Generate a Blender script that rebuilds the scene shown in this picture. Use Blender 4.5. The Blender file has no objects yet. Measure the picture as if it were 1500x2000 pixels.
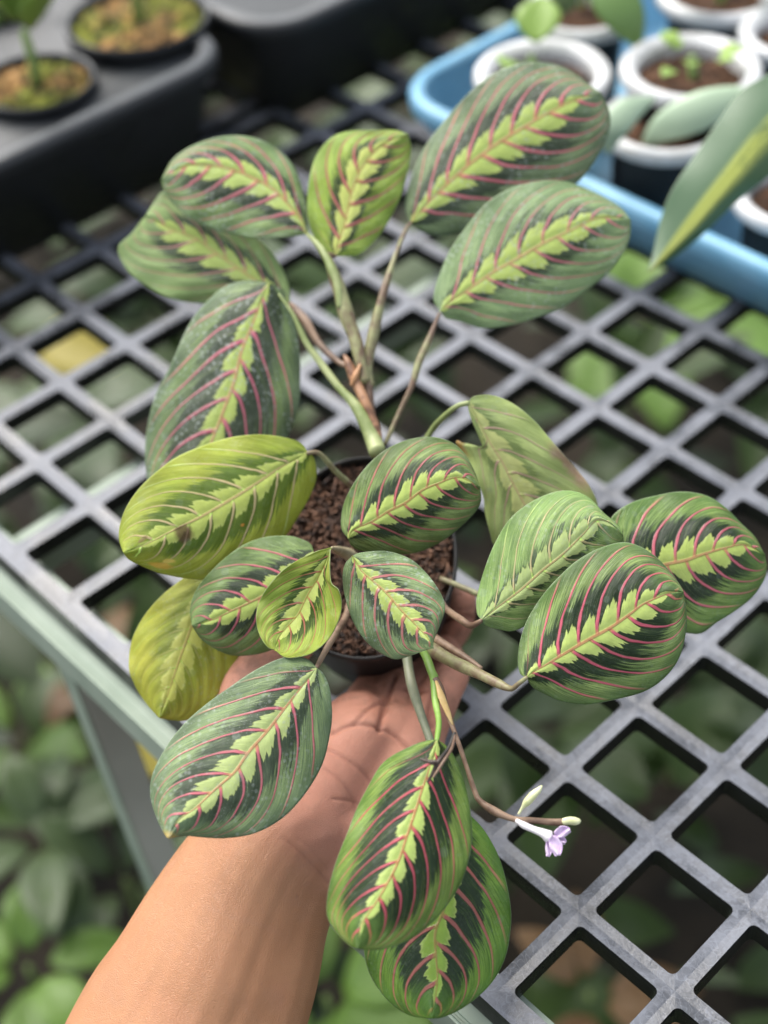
import bpy, bmesh, math, random
import numpy as np
from mathutils import Vector
# ------------------------------------------------------------ camera, world, sun
CELL = 0.05                                   # pitch of the plastic grid
F = 2736.57                                   # focal length in photo pixels
R3 = np.array([[0.69345836, 0.71882276, -0.04908513],
               [0.48543669, -0.51647679, -0.70540977],
               [-0.53241593, 0.46534458, -0.70709809]])
CC = np.array([0.52380773, -0.49397602, 0.53358814])
sc = bpy.context.scene
col = sc.collection
cam = bpy.data.cameras.new('camera')
camo = bpy.data.objects.new('camera', cam); col.objects.link(camo); sc.camera = camo
from mathutils import Matrix
m = Matrix.Identity(4)
for k in range(3):
    m[k][0] = R3[0][k]; m[k][1] = -R3[1][k]; m[k][2] = -R3[2][k]; m[k][3] = CC[k]
camo.matrix_world = m
cam.sensor_fit = 'VERTICAL'; cam.sensor_height = 36.0; cam.lens = F * 36.0 / 2000.0
cam.clip_start = 0.02; cam.clip_end = 200
cam.dof.use_dof = True; cam.dof.focus_distance = 0.552; cam.dof.aperture_fstop = 4.2
w = bpy.data.worlds.new('World'); sc.world = w; w.use_nodes = True
SUN_EL, SUN_AZ = math.radians(53), math.radians(174)   # azimuth measured in XY from +X
nt = w.node_tree
bg = nt.nodes['Background']; sky = nt.nodes.new('ShaderNodeTexSky')
sky.sky_type = 'NISHITA'; sky.sun_disc = False; sky.sun_elevation = SUN_EL
sky.sun_rotation = math.pi / 2 - SUN_AZ; sky.air_density = 1.0; sky.dust_density = 3.0; sky.ozone_density = 0.6
hs = nt.nodes.new('ShaderNodeHueSaturation'); hs.inputs['Saturation'].default_value = .38   # high thin cloud: a paler sky
nt.links.new(sky.outputs[0], hs.inputs['Color']); nt.links.new(hs.outputs[0], bg.inputs[0]); bg.inputs[1].default_value = 0.15
sl = bpy.data.lights.new('sun', 'SUN'); sl.energy = 1.9; sl.angle = math.radians(55); sl.color = (1, .95, .87)
so = bpy.data.objects.new('sun', sl); col.objects.link(so)
sd = Vector((math.cos(SUN_EL) * math.cos(SUN_AZ), math.cos(SUN_EL) * math.sin(SUN_AZ), math.sin(SUN_EL)))
so.rotation_euler = sd.to_track_quat('Z', 'Y').to_euler(); so.location = (0, 0, 3)
sc.view_settings.view_transform = 'Standard'; sc.view_settings.look = 'None'
sc.view_settings.gamma = 1; sc.view_settings.use_curve_mapping = False
sc.view_settings.exposure = 1.06
random.seed(4); rng = np.random.default_rng(4)

# ------------------------------------------------------------ where a photographed point stands
def P(px, py, d):
    c = np.array([(px - 750) / F, (py - 1000) / F, 1.0]) * d
    return CC + R3.T @ c
def on(px, py, z):
    d = R3.T @ np.array([(px - 750) / F, (py - 1000) / F, 1.0])
    t = (z - CC[2]) / d[2]
    return CC + d * t, t
# ------------------------------------------------------------ object helpers
def tag(o, label=None, cat=None, group=None, kind=None):
    if label: o['label'] = label
    if cat: o['category'] = cat
    if group: o['group'] = group
    if kind: o['kind'] = kind
    return o
def empty(name, loc=(0, 0, 0)):
    o = bpy.data.objects.new(name, None); col.objects.link(o); o.location = loc
    o.empty_display_size = .02; return o
def link(name, me, mat=None, parent=None, smooth=True):
    o = bpy.data.objects.new(name, me); col.objects.link(o)
    if mat: me.materials.append(mat)
    if smooth: me.polygons.foreach_set('use_smooth', [True] * len(me.polygons))
    if parent:
        o.parent = parent
        if parent.type == 'EMPTY': o.matrix_parent_inverse = Matrix.Translation(-Vector(parent.location))
    return o
def mesh(name, V, Fc, mat=None, parent=None, smooth=True):
    me = bpy.data.meshes.new(name); me.from_pydata([tuple(map(float, v)) for v in V], [], Fc); me.update()
    return link(name, me, mat, parent, smooth)
def cr(pts, n):                                # Catmull-Rom resample of a polyline, n points, even arc length
    p = np.array(pts, float)
    if len(p) < 3:
        t = np.linspace(0, 1, n)[:, None]; return p[0] * (1 - t) + p[-1] * t
    q = np.vstack([2 * p[0] - p[1], p, 2 * p[-1] - p[-2]])
    out = []
    for i in range(1, len(q) - 2):
        for t in np.linspace(0, 1, 16, endpoint=False):
            a, b, c, d = q[i - 1], q[i], q[i + 1], q[i + 2]
            out.append(.5 * ((2 * b) + (-a + c) * t + (2 * a - 5 * b + 4 * c - d) * t ** 2 + (-a + 3 * b - 3 * c + d) * t ** 3))
    out.append(p[-1]); out = np.array(out)
    s = np.r_[0, np.cumsum(np.linalg.norm(np.diff(out[:, :2] if out.shape[1] > 2 and abs(out[:, 0]).max() > 20 else out, axis=0), axis=1))]
    t = np.linspace(0, s[-1], n)
    return np.stack([np.interp(t, s, out[:, k]) for k in range(out.shape[1])], 1)
def tube_mesh(C, Rr, sides=10, flat=1.0, V=None, Fc=None):
    V = [] if V is None else V; Fc = [] if Fc is None else Fc
    C = np.array(C); n = len(C); b0 = len(V)
    T = np.gradient(C, axis=0); T /= np.linalg.norm(T, axis=1)[:, None] + 1e-12
    up = np.array([.3, .2, .93]); up = up - T[0] * (up @ T[0]); up /= np.linalg.norm(up)
    for i in range(n):
        up = up - T[i] * (up @ T[i]); up /= np.linalg.norm(up); s = np.cross(T[i], up)
        for k in range(sides):
            a = 2 * math.pi * k / sides
            V.append(C[i] + Rr[i] * (math.cos(a) * s + flat * math.sin(a) * up))
    for i in range(n - 1):
        for k in range(sides):
            Fc.append((b0 + i * sides + k, b0 + i * sides + (k + 1) % sides, b0 + (i + 1) * sides + (k + 1) % sides, b0 + (i + 1) * sides + k))
    a, b = len(V), len(V) + 1
    V.append(C[0] - T[0] * Rr[0] * .5); V.append(C[-1] + T[-1] * Rr[-1] * .7)
    for k in range(sides):
        Fc.append((a, b0 + (k + 1) % sides, b0 + k)); Fc.append((b, b0 + (n - 1) * sides + k, b0 + (n - 1) * sides + (k + 1) % sides))
    return V, Fc
def photo_tube(name, pts, mat, parent, n=None, flat=1.0, sides=12):   # pts: px, py, depth, radius in px
    n = n or 10 * len(pts)
    q = cr(pts, n)
    q[:, 3] *= 1 + .05 * np.sin(np.arange(n) * .31 + len(pts))
    C = np.array([P(a[0], a[1], a[2]) for a in q]); Rr = q[:, 3] * q[:, 2] / F
    V, Fc = tube_mesh(C, Rr, sides, flat)
    return mesh(name, V, Fc, mat, parent)
def lathe(prof, c, ax=(0, 0, 1), n=40, ex=None, rx=1., ry=1.):
    ax = np.array(ax, float); ax /= np.linalg.norm(ax)
    ex = np.array([1, 0, 0.]) if ex is None else np.array(ex, float)
    ex = ex - ax * (ex @ ax); ex /= np.linalg.norm(ex); ey = np.cross(ax, ex)
    V, Fc = [], []
    for r, h in prof:
        for k in range(n):
            a = 2 * math.pi * k / n
            V.append(np.array(c) + ax * h + r * (rx * math.cos(a) * ex + ry * math.sin(a) * ey))
    for i in range(len(prof) - 1):
        for k in range(n):
            Fc.append((i * n + k, i * n + (k + 1) % n, (i + 1) * n + (k + 1) % n, (i + 1) * n + k))
    return V, Fc
def solidify(o, t, off=-1):
    s = o.modifiers.new('thickness', 'SOLIDIFY'); s.thickness = t; s.offset = off; return o
# ------------------------------------------------------------ node DSL
class N:
    def __init__(s, name):
        s.m = bpy.data.materials.new(name); s.m.use_nodes = True; s.t = s.m.node_tree
        s.b = s.t.nodes['Principled BSDF']; s.o = s.t.nodes['Material Output']
    def put(s, sock, v):
        if isinstance(v, bpy.types.NodeSocket): s.t.links.new(v, sock)
        elif v is not None:
            if hasattr(sock, 'default_value'):
                try: sock.default_value = v
                except Exception: sock.default_value = (*v, 1) if len(v) == 3 else v
    def ma(s, op, a, b=None, c=None, clamp=False):
        n = s.t.nodes.new('ShaderNodeMath'); n.operation = op; n.use_clamp = clamp
        for i, v in enumerate((a, b, c)):
            if v is not None: s.put(n.inputs[i], v)
        return n.outputs[0]
    def add(s, a, b): return s.ma('ADD', a, b)
    def sub(s, a, b): return s.ma('SUBTRACT', a, b)
    def mul(s, a, b): return s.ma('MULTIPLY', a, b)
    def ss(s, v, lo, hi, a=0., b=1.):
        n = s.t.nodes.new('ShaderNodeMapRange'); n.interpolation_type = 'SMOOTHSTEP'
        for i, x in enumerate((v, lo, hi, a, b)): s.put(n.inputs[i], x)
        return n.outputs[0]
    def mix(s, f, a, b, mode='MIX'):
        n = s.t.nodes.new('ShaderNodeMix'); n.data_type = 'RGBA'; n.blend_type = mode
        s.put(n.inputs[0], f)
        for i, v in ((6, a), (7, b)):
            s.put(n.inputs[i], (*v, 1) if isinstance(v, tuple) and len(v) == 3 else v)
        return n.outputs[2]
    def obj(s):
        return s.t.nodes.new('ShaderNodeTexCoord').outputs['Object']
    def noise(s, vec, scale, detail=3, rough=.55, dist=0):
        n = s.t.nodes.new('ShaderNodeTexNoise'); s.put(n.inputs['Vector'], vec)
        n.inputs['Scale'].default_value = scale; n.inputs['Detail'].default_value = detail
        n.inputs['Roughness'].default_value = rough; n.inputs['Distortion'].default_value = dist
        return n.outputs[0]
    def voro(s, vec, scale, feat='F1'):
        n = s.t.nodes.new('ShaderNodeTexVoronoi'); n.feature = feat; s.put(n.inputs['Vector'], vec)
        n.inputs['Scale'].default_value = scale; return n.outputs
    def comb(s, x, y, z=0.):
        n = s.t.nodes.new('ShaderNodeCombineXYZ')
        for i, v in enumerate((x, y, z)): s.put(n.inputs[i], v)
        return n.outputs[0]
    def bump(s, h, strength=.3, dist=.001, normal=None):
        n = s.t.nodes.new('ShaderNodeBump'); n.inputs['Strength'].default_value = strength
        n.inputs['Distance'].default_value = dist; s.put(n.inputs['Height'], h)
        if normal is not None: s.put(n.inputs['Normal'], normal)
        s.t.links.new(n.outputs[0], s.b.inputs['Normal']); return n.outputs[0]
    def base(s, c): s.put(s.b.inputs['Base Color'], (*c, 1) if isinstance(c, tuple) else c)
    def rough(s, r): s.put(s.b.inputs['Roughness'], r)
    def upness(s):
        g = s.t.nodes.new('ShaderNodeNewGeometry'); x = s.t.nodes.new('ShaderNodeSeparateXYZ')
        s.t.links.new(g.outputs['True Normal'], x.inputs[0]); return x.outputs[2]

def simple(name, c1, c2, scale=30, rough=.5, bump=.2, bd=.001, detail=4):
    n = N(name); v = n.obj(); a = n.noise(v, scale, detail)
    n.base(n.mix(n.ss(a, .3, .7), c1, c2)); n.rough(rough); n.bump(n.noise(v, scale * 3, 3), bump, bd); return n.m
def dusty_plastic(name, base, dust, amount=.7, rough=.42, lo=.35, hi=.62, scale=22):
    n = N(name); v = n.obj()
    up = n.ss(n.upness(), .55, .95)
    a = n.ss(n.noise(v, scale, 6, .65), lo, hi)
    sc_ = n.ss(n.noise(n.comb(n.noise(v, 9, 2), n.noise(v, 160, 2), 0), 6, 5), .40, .62)
    f = n.mul(up, n.add(.25, n.mul(amount, n.add(n.mul(a, .7), n.mul(sc_, .3)))))
    fine = n.noise(v, 420, 3, .7)
    scr = n.voro(n.comb(n.mul(n.noise(v, 14, 2), 3.), n.noise(v, 60, 2), n.noise(v, 33, 1)), 10, 'DISTANCE_TO_EDGE')[0]
    sm = n.mul(up, n.mul(n.ss(scr, .035, .0), .30))
    c = n.mix(f, base, n.mix(fine, tuple(x * .75 for x in dust), tuple(min(1, x * 1.25) for x in dust)))
    c = n.mix(sm, c, tuple(min(1, x * 1.7) for x in dust))
    n.base(c); n.rough(n.ss(a, 0, 1, rough - .1, rough + .2)); n.bump(n.add(fine, a), .25, .0006); return n.m
M_grid = dusty_plastic('grid_plastic', (.006, .007, .007), (.165, .176, .203), .95, .33)
M_black = dusty_plastic('black_plastic', (.007, .008, .010), (.055, .062, .068), .6, .5, scale=12)
M_rimblack = dusty_plastic('dusty_tray_rim', (.010, .011, .013), (.125, .135, .145), .6, .45, scale=12)
M_potblack = simple('black_pot_plastic', (.005, .005, .005), (.012, .012, .012), 25, .5, .3)
M_frame = simple('pale_green_paint', (.27, .34, .27), (.38, .45, .37), 18, .6, .15)
M_frame_in = simple('galvanised_inside', (.42, .42, .37), (.50, .50, .44), 15, .6, .2)
M_blue = simple('blue_plastic', (.13, .33, .50), (.21, .43, .60), 14, .35, .15)
M_bluein = M_blue
M_white = simple('white_pot_plastic', (.46, .47, .46), (.66, .67, .68), 30, .35, .12)
M_soilbg = simple('brown_soil', (.035, .018, .010), (.17, .085, .045), 120, .9, .9, .004)
M_moss = None
def moss_mat():
    n = N('moss_and_bark'); v = n.obj(); a = n.ss(n.noise(v, 22, 4), .42, .6); b = n.ss(n.noise(v, 110, 4), .32, .68)
    c = n.mix(a, n.mix(b, (.03, .04, .006), (.28, .30, .04)), n.mix(b, (.05, .028, .008), (.50, .28, .10)))
    n.base(c); n.rough(.9); n.bump(b, .9, .004); return n.m
M_moss = moss_mat()

# ------------------------------------------------------------ ground and what grows on it
def ground():
    n = 60; V, Fc = [], []
    for i in range(n + 1):
        for j in range(n + 1):
            x = -9 + 18 * i / n; y = -9 + 18 * j / n
            V.append((x, y, -.78 + .02 * math.sin(x * 5 + y * 3) + .02 * math.sin(y * 7 - x)))
    for i in range(n):
        for j in range(n): Fc.append((i * (n + 1) + j, (i + 1) * (n + 1) + j, (i + 1) * (n + 1) + j + 1, i * (n + 1) + j + 1))
    o = mesh('ground', V, Fc, simple('damp_earth', (.010, .008, .005), (.04, .03, .018), 9, .95, .8, .01))
    tag(o, kind='structure')
ground()
def leafmat(name, c1, c2, rough=.4, trans=.25):
    n = N(name); v = n.obj(); a = n.noise(v, 9, 3)
    oi = n.t.nodes.new('ShaderNodeAttribute'); oi.attribute_name = 'tone'
    f = n.ma('ADD', n.mul(oi.outputs['Fac'], .8), n.mul(a, .3), clamp=True)
    c = n.mix(f, c1, c2); n.base(c); n.rough(rough)
    tr = n.t.nodes.new('ShaderNodeBsdfTranslucent'); n.put(tr.inputs[0], c)
    mx = n.t.nodes.new('ShaderNodeMixShader'); mx.inputs[0].default_value = trans
    n.t.links.new(n.b.outputs[0], mx.inputs[1]); n.t.links.new(tr.outputs[0], mx.inputs[2])
    n.t.links.new(mx.outputs[0], n.o.inputs[0]); return n.m
M_under = leafmat('undergrowth_leaf', (.010, .025, .006), (.085, .150, .033))
M_brightleaf = leafmat('bright_leaf', (.10, .20, .03), (.22, .38, .07), trans=.3)
M_paleleaf = leafmat('grey_green_leaf', (.05, .09, .030), (.14, .20, .085), .35)
M_yellowleaf = leafmat('yellow_leaf', (.45, .38, .05), (.60, .50, .09))
M_deadleaf = leafmat('dead_leaf', (.16, .08, .03), (.30, .18, .08))
M_seedling = leafmat('seedling_leaf', (.18, .32, .05), (.36, .52, .12), trans=.3)
M_stemgreen = simple('green_stem', (.12, .20, .05), (.22, .30, .09), 40, .5, .1)
def blade(V, Fc, base, dirv, nrm, L, W, droop=.3, nu=8):
    base = np.array(base, float); dirv = np.array(dirv, float); dirv /= np.linalg.norm(dirv)
    nrm = np.array(nrm, float); side = np.cross(dirv, nrm); side /= np.linalg.norm(side); nrm = np.cross(side, dirv)
    b0 = len(V)
    for i in range(nu + 1):
        u = i / nu; hw = W * .5 * (math.sin(math.pi * min(1, u * .96 + .02)) ** .8) * (1.15 - .3 * u)
        c = base + dirv * L * u - np.array([0, 0, 1]) * droop * L * u * u
        for v in (-1, -.5, 0, .5, 1):
            V.append(c + side * hw * v + nrm * hw * .25 * v * v)
    for i in range(nu):
        for k in range(4):
            a = b0 + i * 5 + k; Fc.append((a, a + 1, a + 6, a + 5))
def tone_attr(o, vals):
    at = o.data.attributes.new('tone', 'FLOAT', 'POINT'); at.data.foreach_set('value', vals)
def undergrowth():
    V, Fc, T = [], [], []
    for k in range(3400):
        x = rng.uniform(-2.6, 1.6); y = rng.uniform(-1.9, 2.9)
        z = -.76 + rng.uniform(0, .42) * rng.uniform(.2, 1)
        a = rng.uniform(0, 6.28); el = rng.uniform(-.2, .9)
        L = rng.uniform(.045, .14); n0 = len(V)
        blade(V, Fc, (x, y, z), (math.cos(a) * math.cos(el), math.sin(a) * math.cos(el), math.sin(el)), (0, 0, 1), L, L * rng.uniform(.3, .62), rng.uniform(.1, .6), 6)
        T += [float(np.clip(rng.beta(1.5, 2.2), 0, 1))] * (len(V) - n0)
    o = mesh('ground_cover', V, Fc, M_under); tone_attr(o, T)
    tag(o, 'dense leafy green undergrowth growing on the ground beneath the bench', 'ground cover', kind='stuff')
undergrowth()
def bg_plant(name, c, mat, label, n=7, L=.13, Wr=.45, spread=.7, cat='plant', group=None, seed=0, up=.5, stem=.12):
    r = np.random.default_rng(seed); root = empty(name, tuple(c)); tag(root, label, cat, group)
    for k in range(n):
        a = k * 2.4 + r.uniform(-.4, .4); el = up + r.uniform(-.3, .3)
        V, Fc = [], []
        d = np.array([math.cos(a) * math.cos(el), math.sin(a) * math.cos(el), math.sin(el)])
        l = L * r.uniform(.75, 1.15); b = np.array(c) + np.array([0, 0, stem]) + d * .02
        blade(V, Fc, b, d, (0, 0, 1), l, l * Wr, spread * r.uniform(.5, 1.), 10)
        o = mesh('leaf', V, Fc, mat, root); tone_attr(o, [float(r.uniform(.2, .9))] * len(V)); solidify(o, .0006)
    V, Fc = tube_mesh([np.array(c), np.array(c) + [.003, 0, stem * .5], np.array(c) + [0, 0, stem + .01]], [.004, .0035, .003], 8)
    mesh('stem', V, Fc, M_stemgreen, root)
    return root
for i, (px, py, z, mt, lab, L, wr, n) in enumerate([
    (90, 1640, -.62, M_paleleaf, 'grey-green broad leaved plant on the ground left of the bench leg', .11, .42, 7),
    (250, 1730, -.66, M_paleleaf, 'pale narrow leaved plant on the ground behind the forearm', .12, .34, 5),
    (50, 1450, -.66, M_brightleaf, 'light green plant on the ground near the left picture edge', .11, .45, 7),
    (60, 1900, -.62, M_brightleaf, 'bright green plant in the lower left corner below the bench', .10, .5, 6),
    (640, 1960, -.55, M_brightleaf, 'bright green plant between forearm and hanging leaf at the bottom', .13, .5, 6),
    (1050, 1450, -.60, M_under, 'mid green plant under the grid beside the small lilac flower', .17, .5, 7),
    (1330, 1380, -.62, M_under, 'dark green plant under the right part of the grid', .18, .5, 7),
    (1240, 640, -.60, M_brightleaf, 'bright leaved plant seen through the grid below the blue tray', .2, .5, 7),
    (130, 840, -.60, M_paleleaf, 'pale leaved plant seen through the left of the grid', .2, .42, 7),
    (310, 640, -.62, M_under, 'green plant seen through grid holes beside the upper left leaves', .2, .5, 7),
    (700, 620, -.60, M_under, 'deep green plant seen through the grid behind the leaf stalks', .2, .5, 7),
    (1150, 1950, -.66, M_deadleaf, 'brown withered plant under the lower right of the grid', .09, .4, 6),
    (200, 1330, -.66, M_deadleaf, 'brownish dying plant behind the pale green bench leg', .10, .4, 6)]):
    q, t = on(px, py, z)
    bg_plant('undergrowth_plant', (q[0], q[1], -.77), mt, lab, n, L, wr, .6, seed=i + 3, stem=z + .77)
for px, py, z, lab in [(140, 690, -.35, 'round yellow fallen leaf seen through a hole at the left of the grid'), (268, 1475, -.45, 'small yellow leaf on the ground right of the bench leg')]:
    q, t = on(px, py, z); V, Fc = [], []
    s = .05 if py < 1000 else .035
    blade(V, Fc, q - np.array([s, 0, 0]), (1, .2, 0), (0, -.4, 1), s * 2, s * 1.5, .05, 10)
    o = mesh('yellow_leaf', V, Fc, M_yellowleaf); tone_attr(o, [.6] * len(V)); solidify(o, .0008); tag(o, lab, 'leaf')

# ------------------------------------------------------------ bench: plastic grid panels on a steel frame
def grid_panel(name, i0, i1, j0, j1, label):
    h = .5 - .090; r = .055; t0 = .0; loop = []
    for q in range(4):
        a0 = q * math.pi / 2
        cx, cy = [(1, 1), (-1, 1), (-1, -1), (1, -1)][q]
        for k in range(5):
            a = a0 + k * math.pi / 8
            loop.append(((h - r) * cx + r * math.cos(a), (h - r) * cy + r * math.sin(a)))
    n = len(loop); V, Fc = [], []
    for i in range(i0, i1):
        for j in range(j0, j1):
            cx, cy = i + .5, j + .5; b = len(V)
            for (x, y) in loop:
                s = .5 / max(abs(x), abs(y)); V.append(((cx + x * s) * CELL, (cy + y * s) * CELL, -.0004))
            for sh, z in ((1.012, .0), (1.004, -.0004), (.992, -.0016), (.985, -.004), (.975, -.0100)):
                for (x, y) in loop: V.append(((cx + x * sh) * CELL, (cy + y * sh) * CELL, z))
            for l in range(5):
                for k in range(n):
                    k2 = (k + 1) % n; Fc.append((b + l * n + k, b + l * n + k2, b + (l + 1) * n + k2, b + (l + 1) * n + k))
    me = bpy.data.meshes.new(name); me.from_pydata(V, [], Fc)
    bm = bmesh.new(); bm.from_mesh(me); bmesh.ops.remove_doubles(bm, verts=bm.verts, dist=1e-5)
    # outer flange round the panel
    e = .115
    O = [(i0 - e, j0 - e), (i1 + e, j0 - e), (i1 + e, j1 + e), (i0 - e, j1 + e)]; I = [(i0, j0), (i1, j0), (i1, j1), (i0, j1)]
    vi = [bm.verts.new((x * CELL, y * CELL, -.0004)) for x, y in I]; vo = [bm.verts.new((x * CELL, y * CELL, -.0004)) for x, y in O]
    vd = [bm.verts.new((x * CELL, y * CELL, -.0145)) for x, y in O]
    for k in range(4):
        k2 = (k + 1) % 4; bm.faces.new((vo[k], vo[k2], vi[k2], vi[k])); bm.faces.new((vd[k], vd[k2], vo[k2], vo[k]))
    bmesh.ops.recalc_face_normals(bm, faces=bm.faces)
    bm.to_mesh(me); bm.free()
    for p in me.polygons:
        if p.normal.z < -.5 and p.center.z > -.003: p.flip()
    o = link(name, me, M_grid, None, False)
    tag(o, label, 'grid panel', 'plastic grid panels of the bench top'); return o
grid_panel('grid_panel', -5, 15, -6, 14, 'dusty grey plastic grid of square holes under the held plant')
q = grid_panel('grid_panel', -26, -6, -6, 14, 'dark plastic grid panel at the back under the black trays')
q.location.x = .028
def boxes(name, L, mat, parent, bev=.0012):
    bm = bmesh.new()
    for (x0, x1, y0, y1, z0, z1) in L:
        g = bmesh.ops.create_cube(bm, size=1)
        for v in g['verts']:
            v.co = Vector((x0 + (v.co.x + .5) * (x1 - x0), y0 + (v.co.y + .5) * (y1 - y0), z0 + (v.co.z + .5) * (z1 - z0)))
    if bev: bmesh.ops.bevel(bm, geom=bm.edges[:], offset=bev, segments=2, affect='EDGES')
    me = bpy.data.meshes.new(name); bm.to_mesh(me); bm.free()
    return link(name, me, mat, parent, False)
fr = empty('bench_frame', (0, -.30, -.76)); tag(fr, 'pale green painted steel bench frame carrying the plastic grid', 'bench frame')
ZR = -.0150
YR = -6.0 * CELL
boxes('rail', [(-1.4, .80, YR - .0155, YR - .0130, ZR - .024, ZR - .0005), (-1.4, .80, YR - .0128, YR + .0125, ZR - .0035, ZR - .0006)], M_frame, fr)
boxes('cross_beam', [(-.030, -.0095, YR + .0130, .72, ZR - .024, ZR - .0036)], M_frame, fr)
boxes('cross_beam', [(.66, .68, YR + .0130, .72, ZR - .024, ZR - .0036)], M_frame, fr)
boxes('rail', [(-1.4, .80, .7205, .76, ZR - .042, ZR - .0005)], M_frame, fr)
ly = YR - .0160
dd = R3.T @ np.array([(136 - 750) / F, (1370 - 1000) / F, 1.0]); lx = (CC + dd * ((ly - CC[1]) / dd[1]))[0]
lg = boxes('leg', [(lx - .0125, lx + .0035, YR - .0126, YR - .0096, -.765, ZR - .0042)], M_frame, fr)
boxes('leg_plate', [(lx + .0038, lx + .0062, YR - .0126, YR + .008, -.765, ZR - .0042)], M_frame_in, lg)
for ob_ in (lg, lg.children[0]):                  # the leg splays a little
    for v in ob_.data.vertices: v.co.x += (ZR - v.co.z) * .105
boxes('leg', [(lx - .004, lx + .030, .7605, .764, -.765, ZR - .006), (lx - .004, lx - .001, .7642, .79, -.765, ZR - .006)], M_frame, fr)
boxes('leg', [(.70, .73, ly - .004, ly - .0005, -.765, ZR - .006)], M_frame, fr)
boxes('leg', [(.70, .73, .7605, .764, -.765, ZR - .006)], M_frame, fr)

# ------------------------------------------------------------ trays
def rrect(x0, x1, y0, y1, r, n=6):
    out = []
    for (cx, cy, a0) in ((x1 - r, y1 - r, 0), (x0 + r, y1 - r, 90), (x0 + r, y0 + r, 180), (x1 - r, y0 + r, 270)):
        for k in range(n + 1):
            a = math.radians(a0 + 90 * k / n); out.append((cx + r * math.cos(a), cy + r * math.sin(a)))
    return out
def tray(name, x0, x1, y0, y1, zt, zb, rimw, mat, label, r=.03, taper=.015, inner=None, deck=None, rimmat=None):
    root = empty(name, ((x0 + x1) / 2, (y0 + y1) / 2, zb)); tag(root, label, 'tray')
    def ring(off, z): return [(x, y, z) for x, y in rrect(x0 - off, x1 + off, y0 - off, y1 + off, max(.004, r + off))]
    def build(nm, rings, capb=False, mt=mat):
        V = [v for R_ in rings for v in R_]; n = len(rings[0]); Fc = []
        for i in range(len(rings) - 1):
            for k in range(n): Fc.append((i * n + k, i * n + (k + 1) % n, (i + 1) * n + (k + 1) % n, (i + 1) * n + k))
        if capb: Fc.append(tuple(range((len(rings) - 1) * n, len(rings) * n)))
        return mesh(nm, V, Fc, mt, root)
    h = zt - zb
    build('rim', mt=rimmat or mat, rings=[ring(rimw * .95, zt - .012), ring(rimw, zt - .008), ring(rimw, zt - .003), ring(rimw * .8, zt), ring(rimw * .2, zt + .0005), ring(0, zt - .002), ring(-.001, zt - .006)])
    build('outer_wall', [ring(rimw * .55, zt - .010), ring(rimw * .35, zt - .02), ring(rimw * .3 - taper, zb + .003), ring(rimw * .2 - taper - .004, zb)], True)
    build('inner_wall', [ring(-.0012, zt - .004), ring(-.0015 - taper * .8, zb + .006), ring(-taper - .006, zb + .003)], True)
    if deck is not None:
        build('deck', [ring(-.0012, zt - .0065), ring(-.02, zt - .007)], True)
    return root
# black trays at the back, blue tray at the right (positions from the grid they stand on)
tray('black_tray', -.46, -.225, -.62, .035, .082, .001, .014, M_black, 'long black plastic tray at upper left holding mossy pots', deck=True, rimmat=M_rimblack)
tray('black_tray', -.46, -.225, .085, .42, .082, .001, .014, M_black, 'black plastic tray at the top behind the black mossy-pot tray', deck=True, rimmat=M_rimblack)
tray('blue_tray', -.128, .36, .121, .43, .052, .001, .011, M_blue, 'light blue plastic tray holding white rimmed seedling pots', r=.035, taper=.016)

def bg_pot(c, r, h, rimw, rimmat, bodymat, soil, label, cat='pot', group=None, name='plant_pot', soilz=.008):
    root = empty(name, (c[0], c[1], c[2] - h)); tag(root, label, cat, group)
    z = c[2]; cc = (c[0], c[1], 0)
    V, Fc = lathe([(r - rimw, z - .004), (r - rimw * .7, z), (r - rimw * .2, z + .001), (r, z - .002), (r, z - .007), (r - .002, z - .009)], cc); mesh('rim', V, Fc, rimmat, root)
    V, Fc = lathe([(r - rimw * .8, z - .006), (r - rimw * .8 - .0012, z - .02), (r * .72, z - h), (.001, z - h)], cc); mesh('body', V, Fc, bodymat, root)
    V, Fc = lathe([(r - rimw - .0004, z - .003), (r - rimw - .002, z - soilz - .01)], cc); mesh('inner_wall', V, Fc, rimmat, root)
    V, Fc = [], []; n = 26
    rr = r - rimw - .0015
    for i in range(n + 1):
        for k in range(n + 1):
            x, y = (2 * i / n - 1), (2 * k / n - 1)
            s = max(abs(x), abs(y)) / (math.hypot(x, y) + 1e-9); x, y = x * s, y * s
            V.append((c[0] + x * rr, c[1] + y * rr, z - soilz + rng.uniform(-.003, .004) + .004 * (1 - x * x - y * y)))
    for i in range(n):
        for k in range(n): Fc.append((i * (n + 1) + k, (i + 1) * (n + 1) + k, (i + 1) * (n + 1) + k + 1, i * (n + 1) + k + 1))
    mesh('soil', V, Fc, soil, root)
    return root
ZW = .092
WP = [(1135, 15, 112, .092, 'white rimmed pot at the top with brown soil under a hanging green leaf'),
      (1060, 138, 135, .088, 'white rimmed pot behind the tip of the largest upper right leaf'),
      (1350, 128, 138, .098, 'white rimmed pot with one tiny yellow-green seedling, at right'),
      (1405, -20, 122, .094, 'white rimmed pot cut by the top picture edge, left of the corner'),
      (1300, 235, 130, .078, 'white rimmed pot holding pale grey-green leaves'),
      (1560, 60, 115, .094, 'white rimmed pot cut off by the right picture edge near the top'),
      (1560, 375, 130, .060, 'white rimmed pot at right edge half hidden by the variegated leaf')]
PC = []
for px, py, rp, z, lab in WP:
    q, t = on(px, py, z); r = rp * t / F; PC.append((q, t, r))
    bg_pot(q, r, z - .004, .011, M_white, M_potblack, M_soilbg, lab, group='white rimmed pots in the blue tray', soilz=.012)
BP = [(70, 157, 118, .084, 'black pot filled with moss and bark, in the left corner of the black tray'),
      (268, 34, 142, .088, 'black pot filled with moss and bark, nearer the black tray corner'),
      (-40, -30, 120, .088, 'mossy black pot cut off by the top left corner of the picture')]
BC = []
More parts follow.
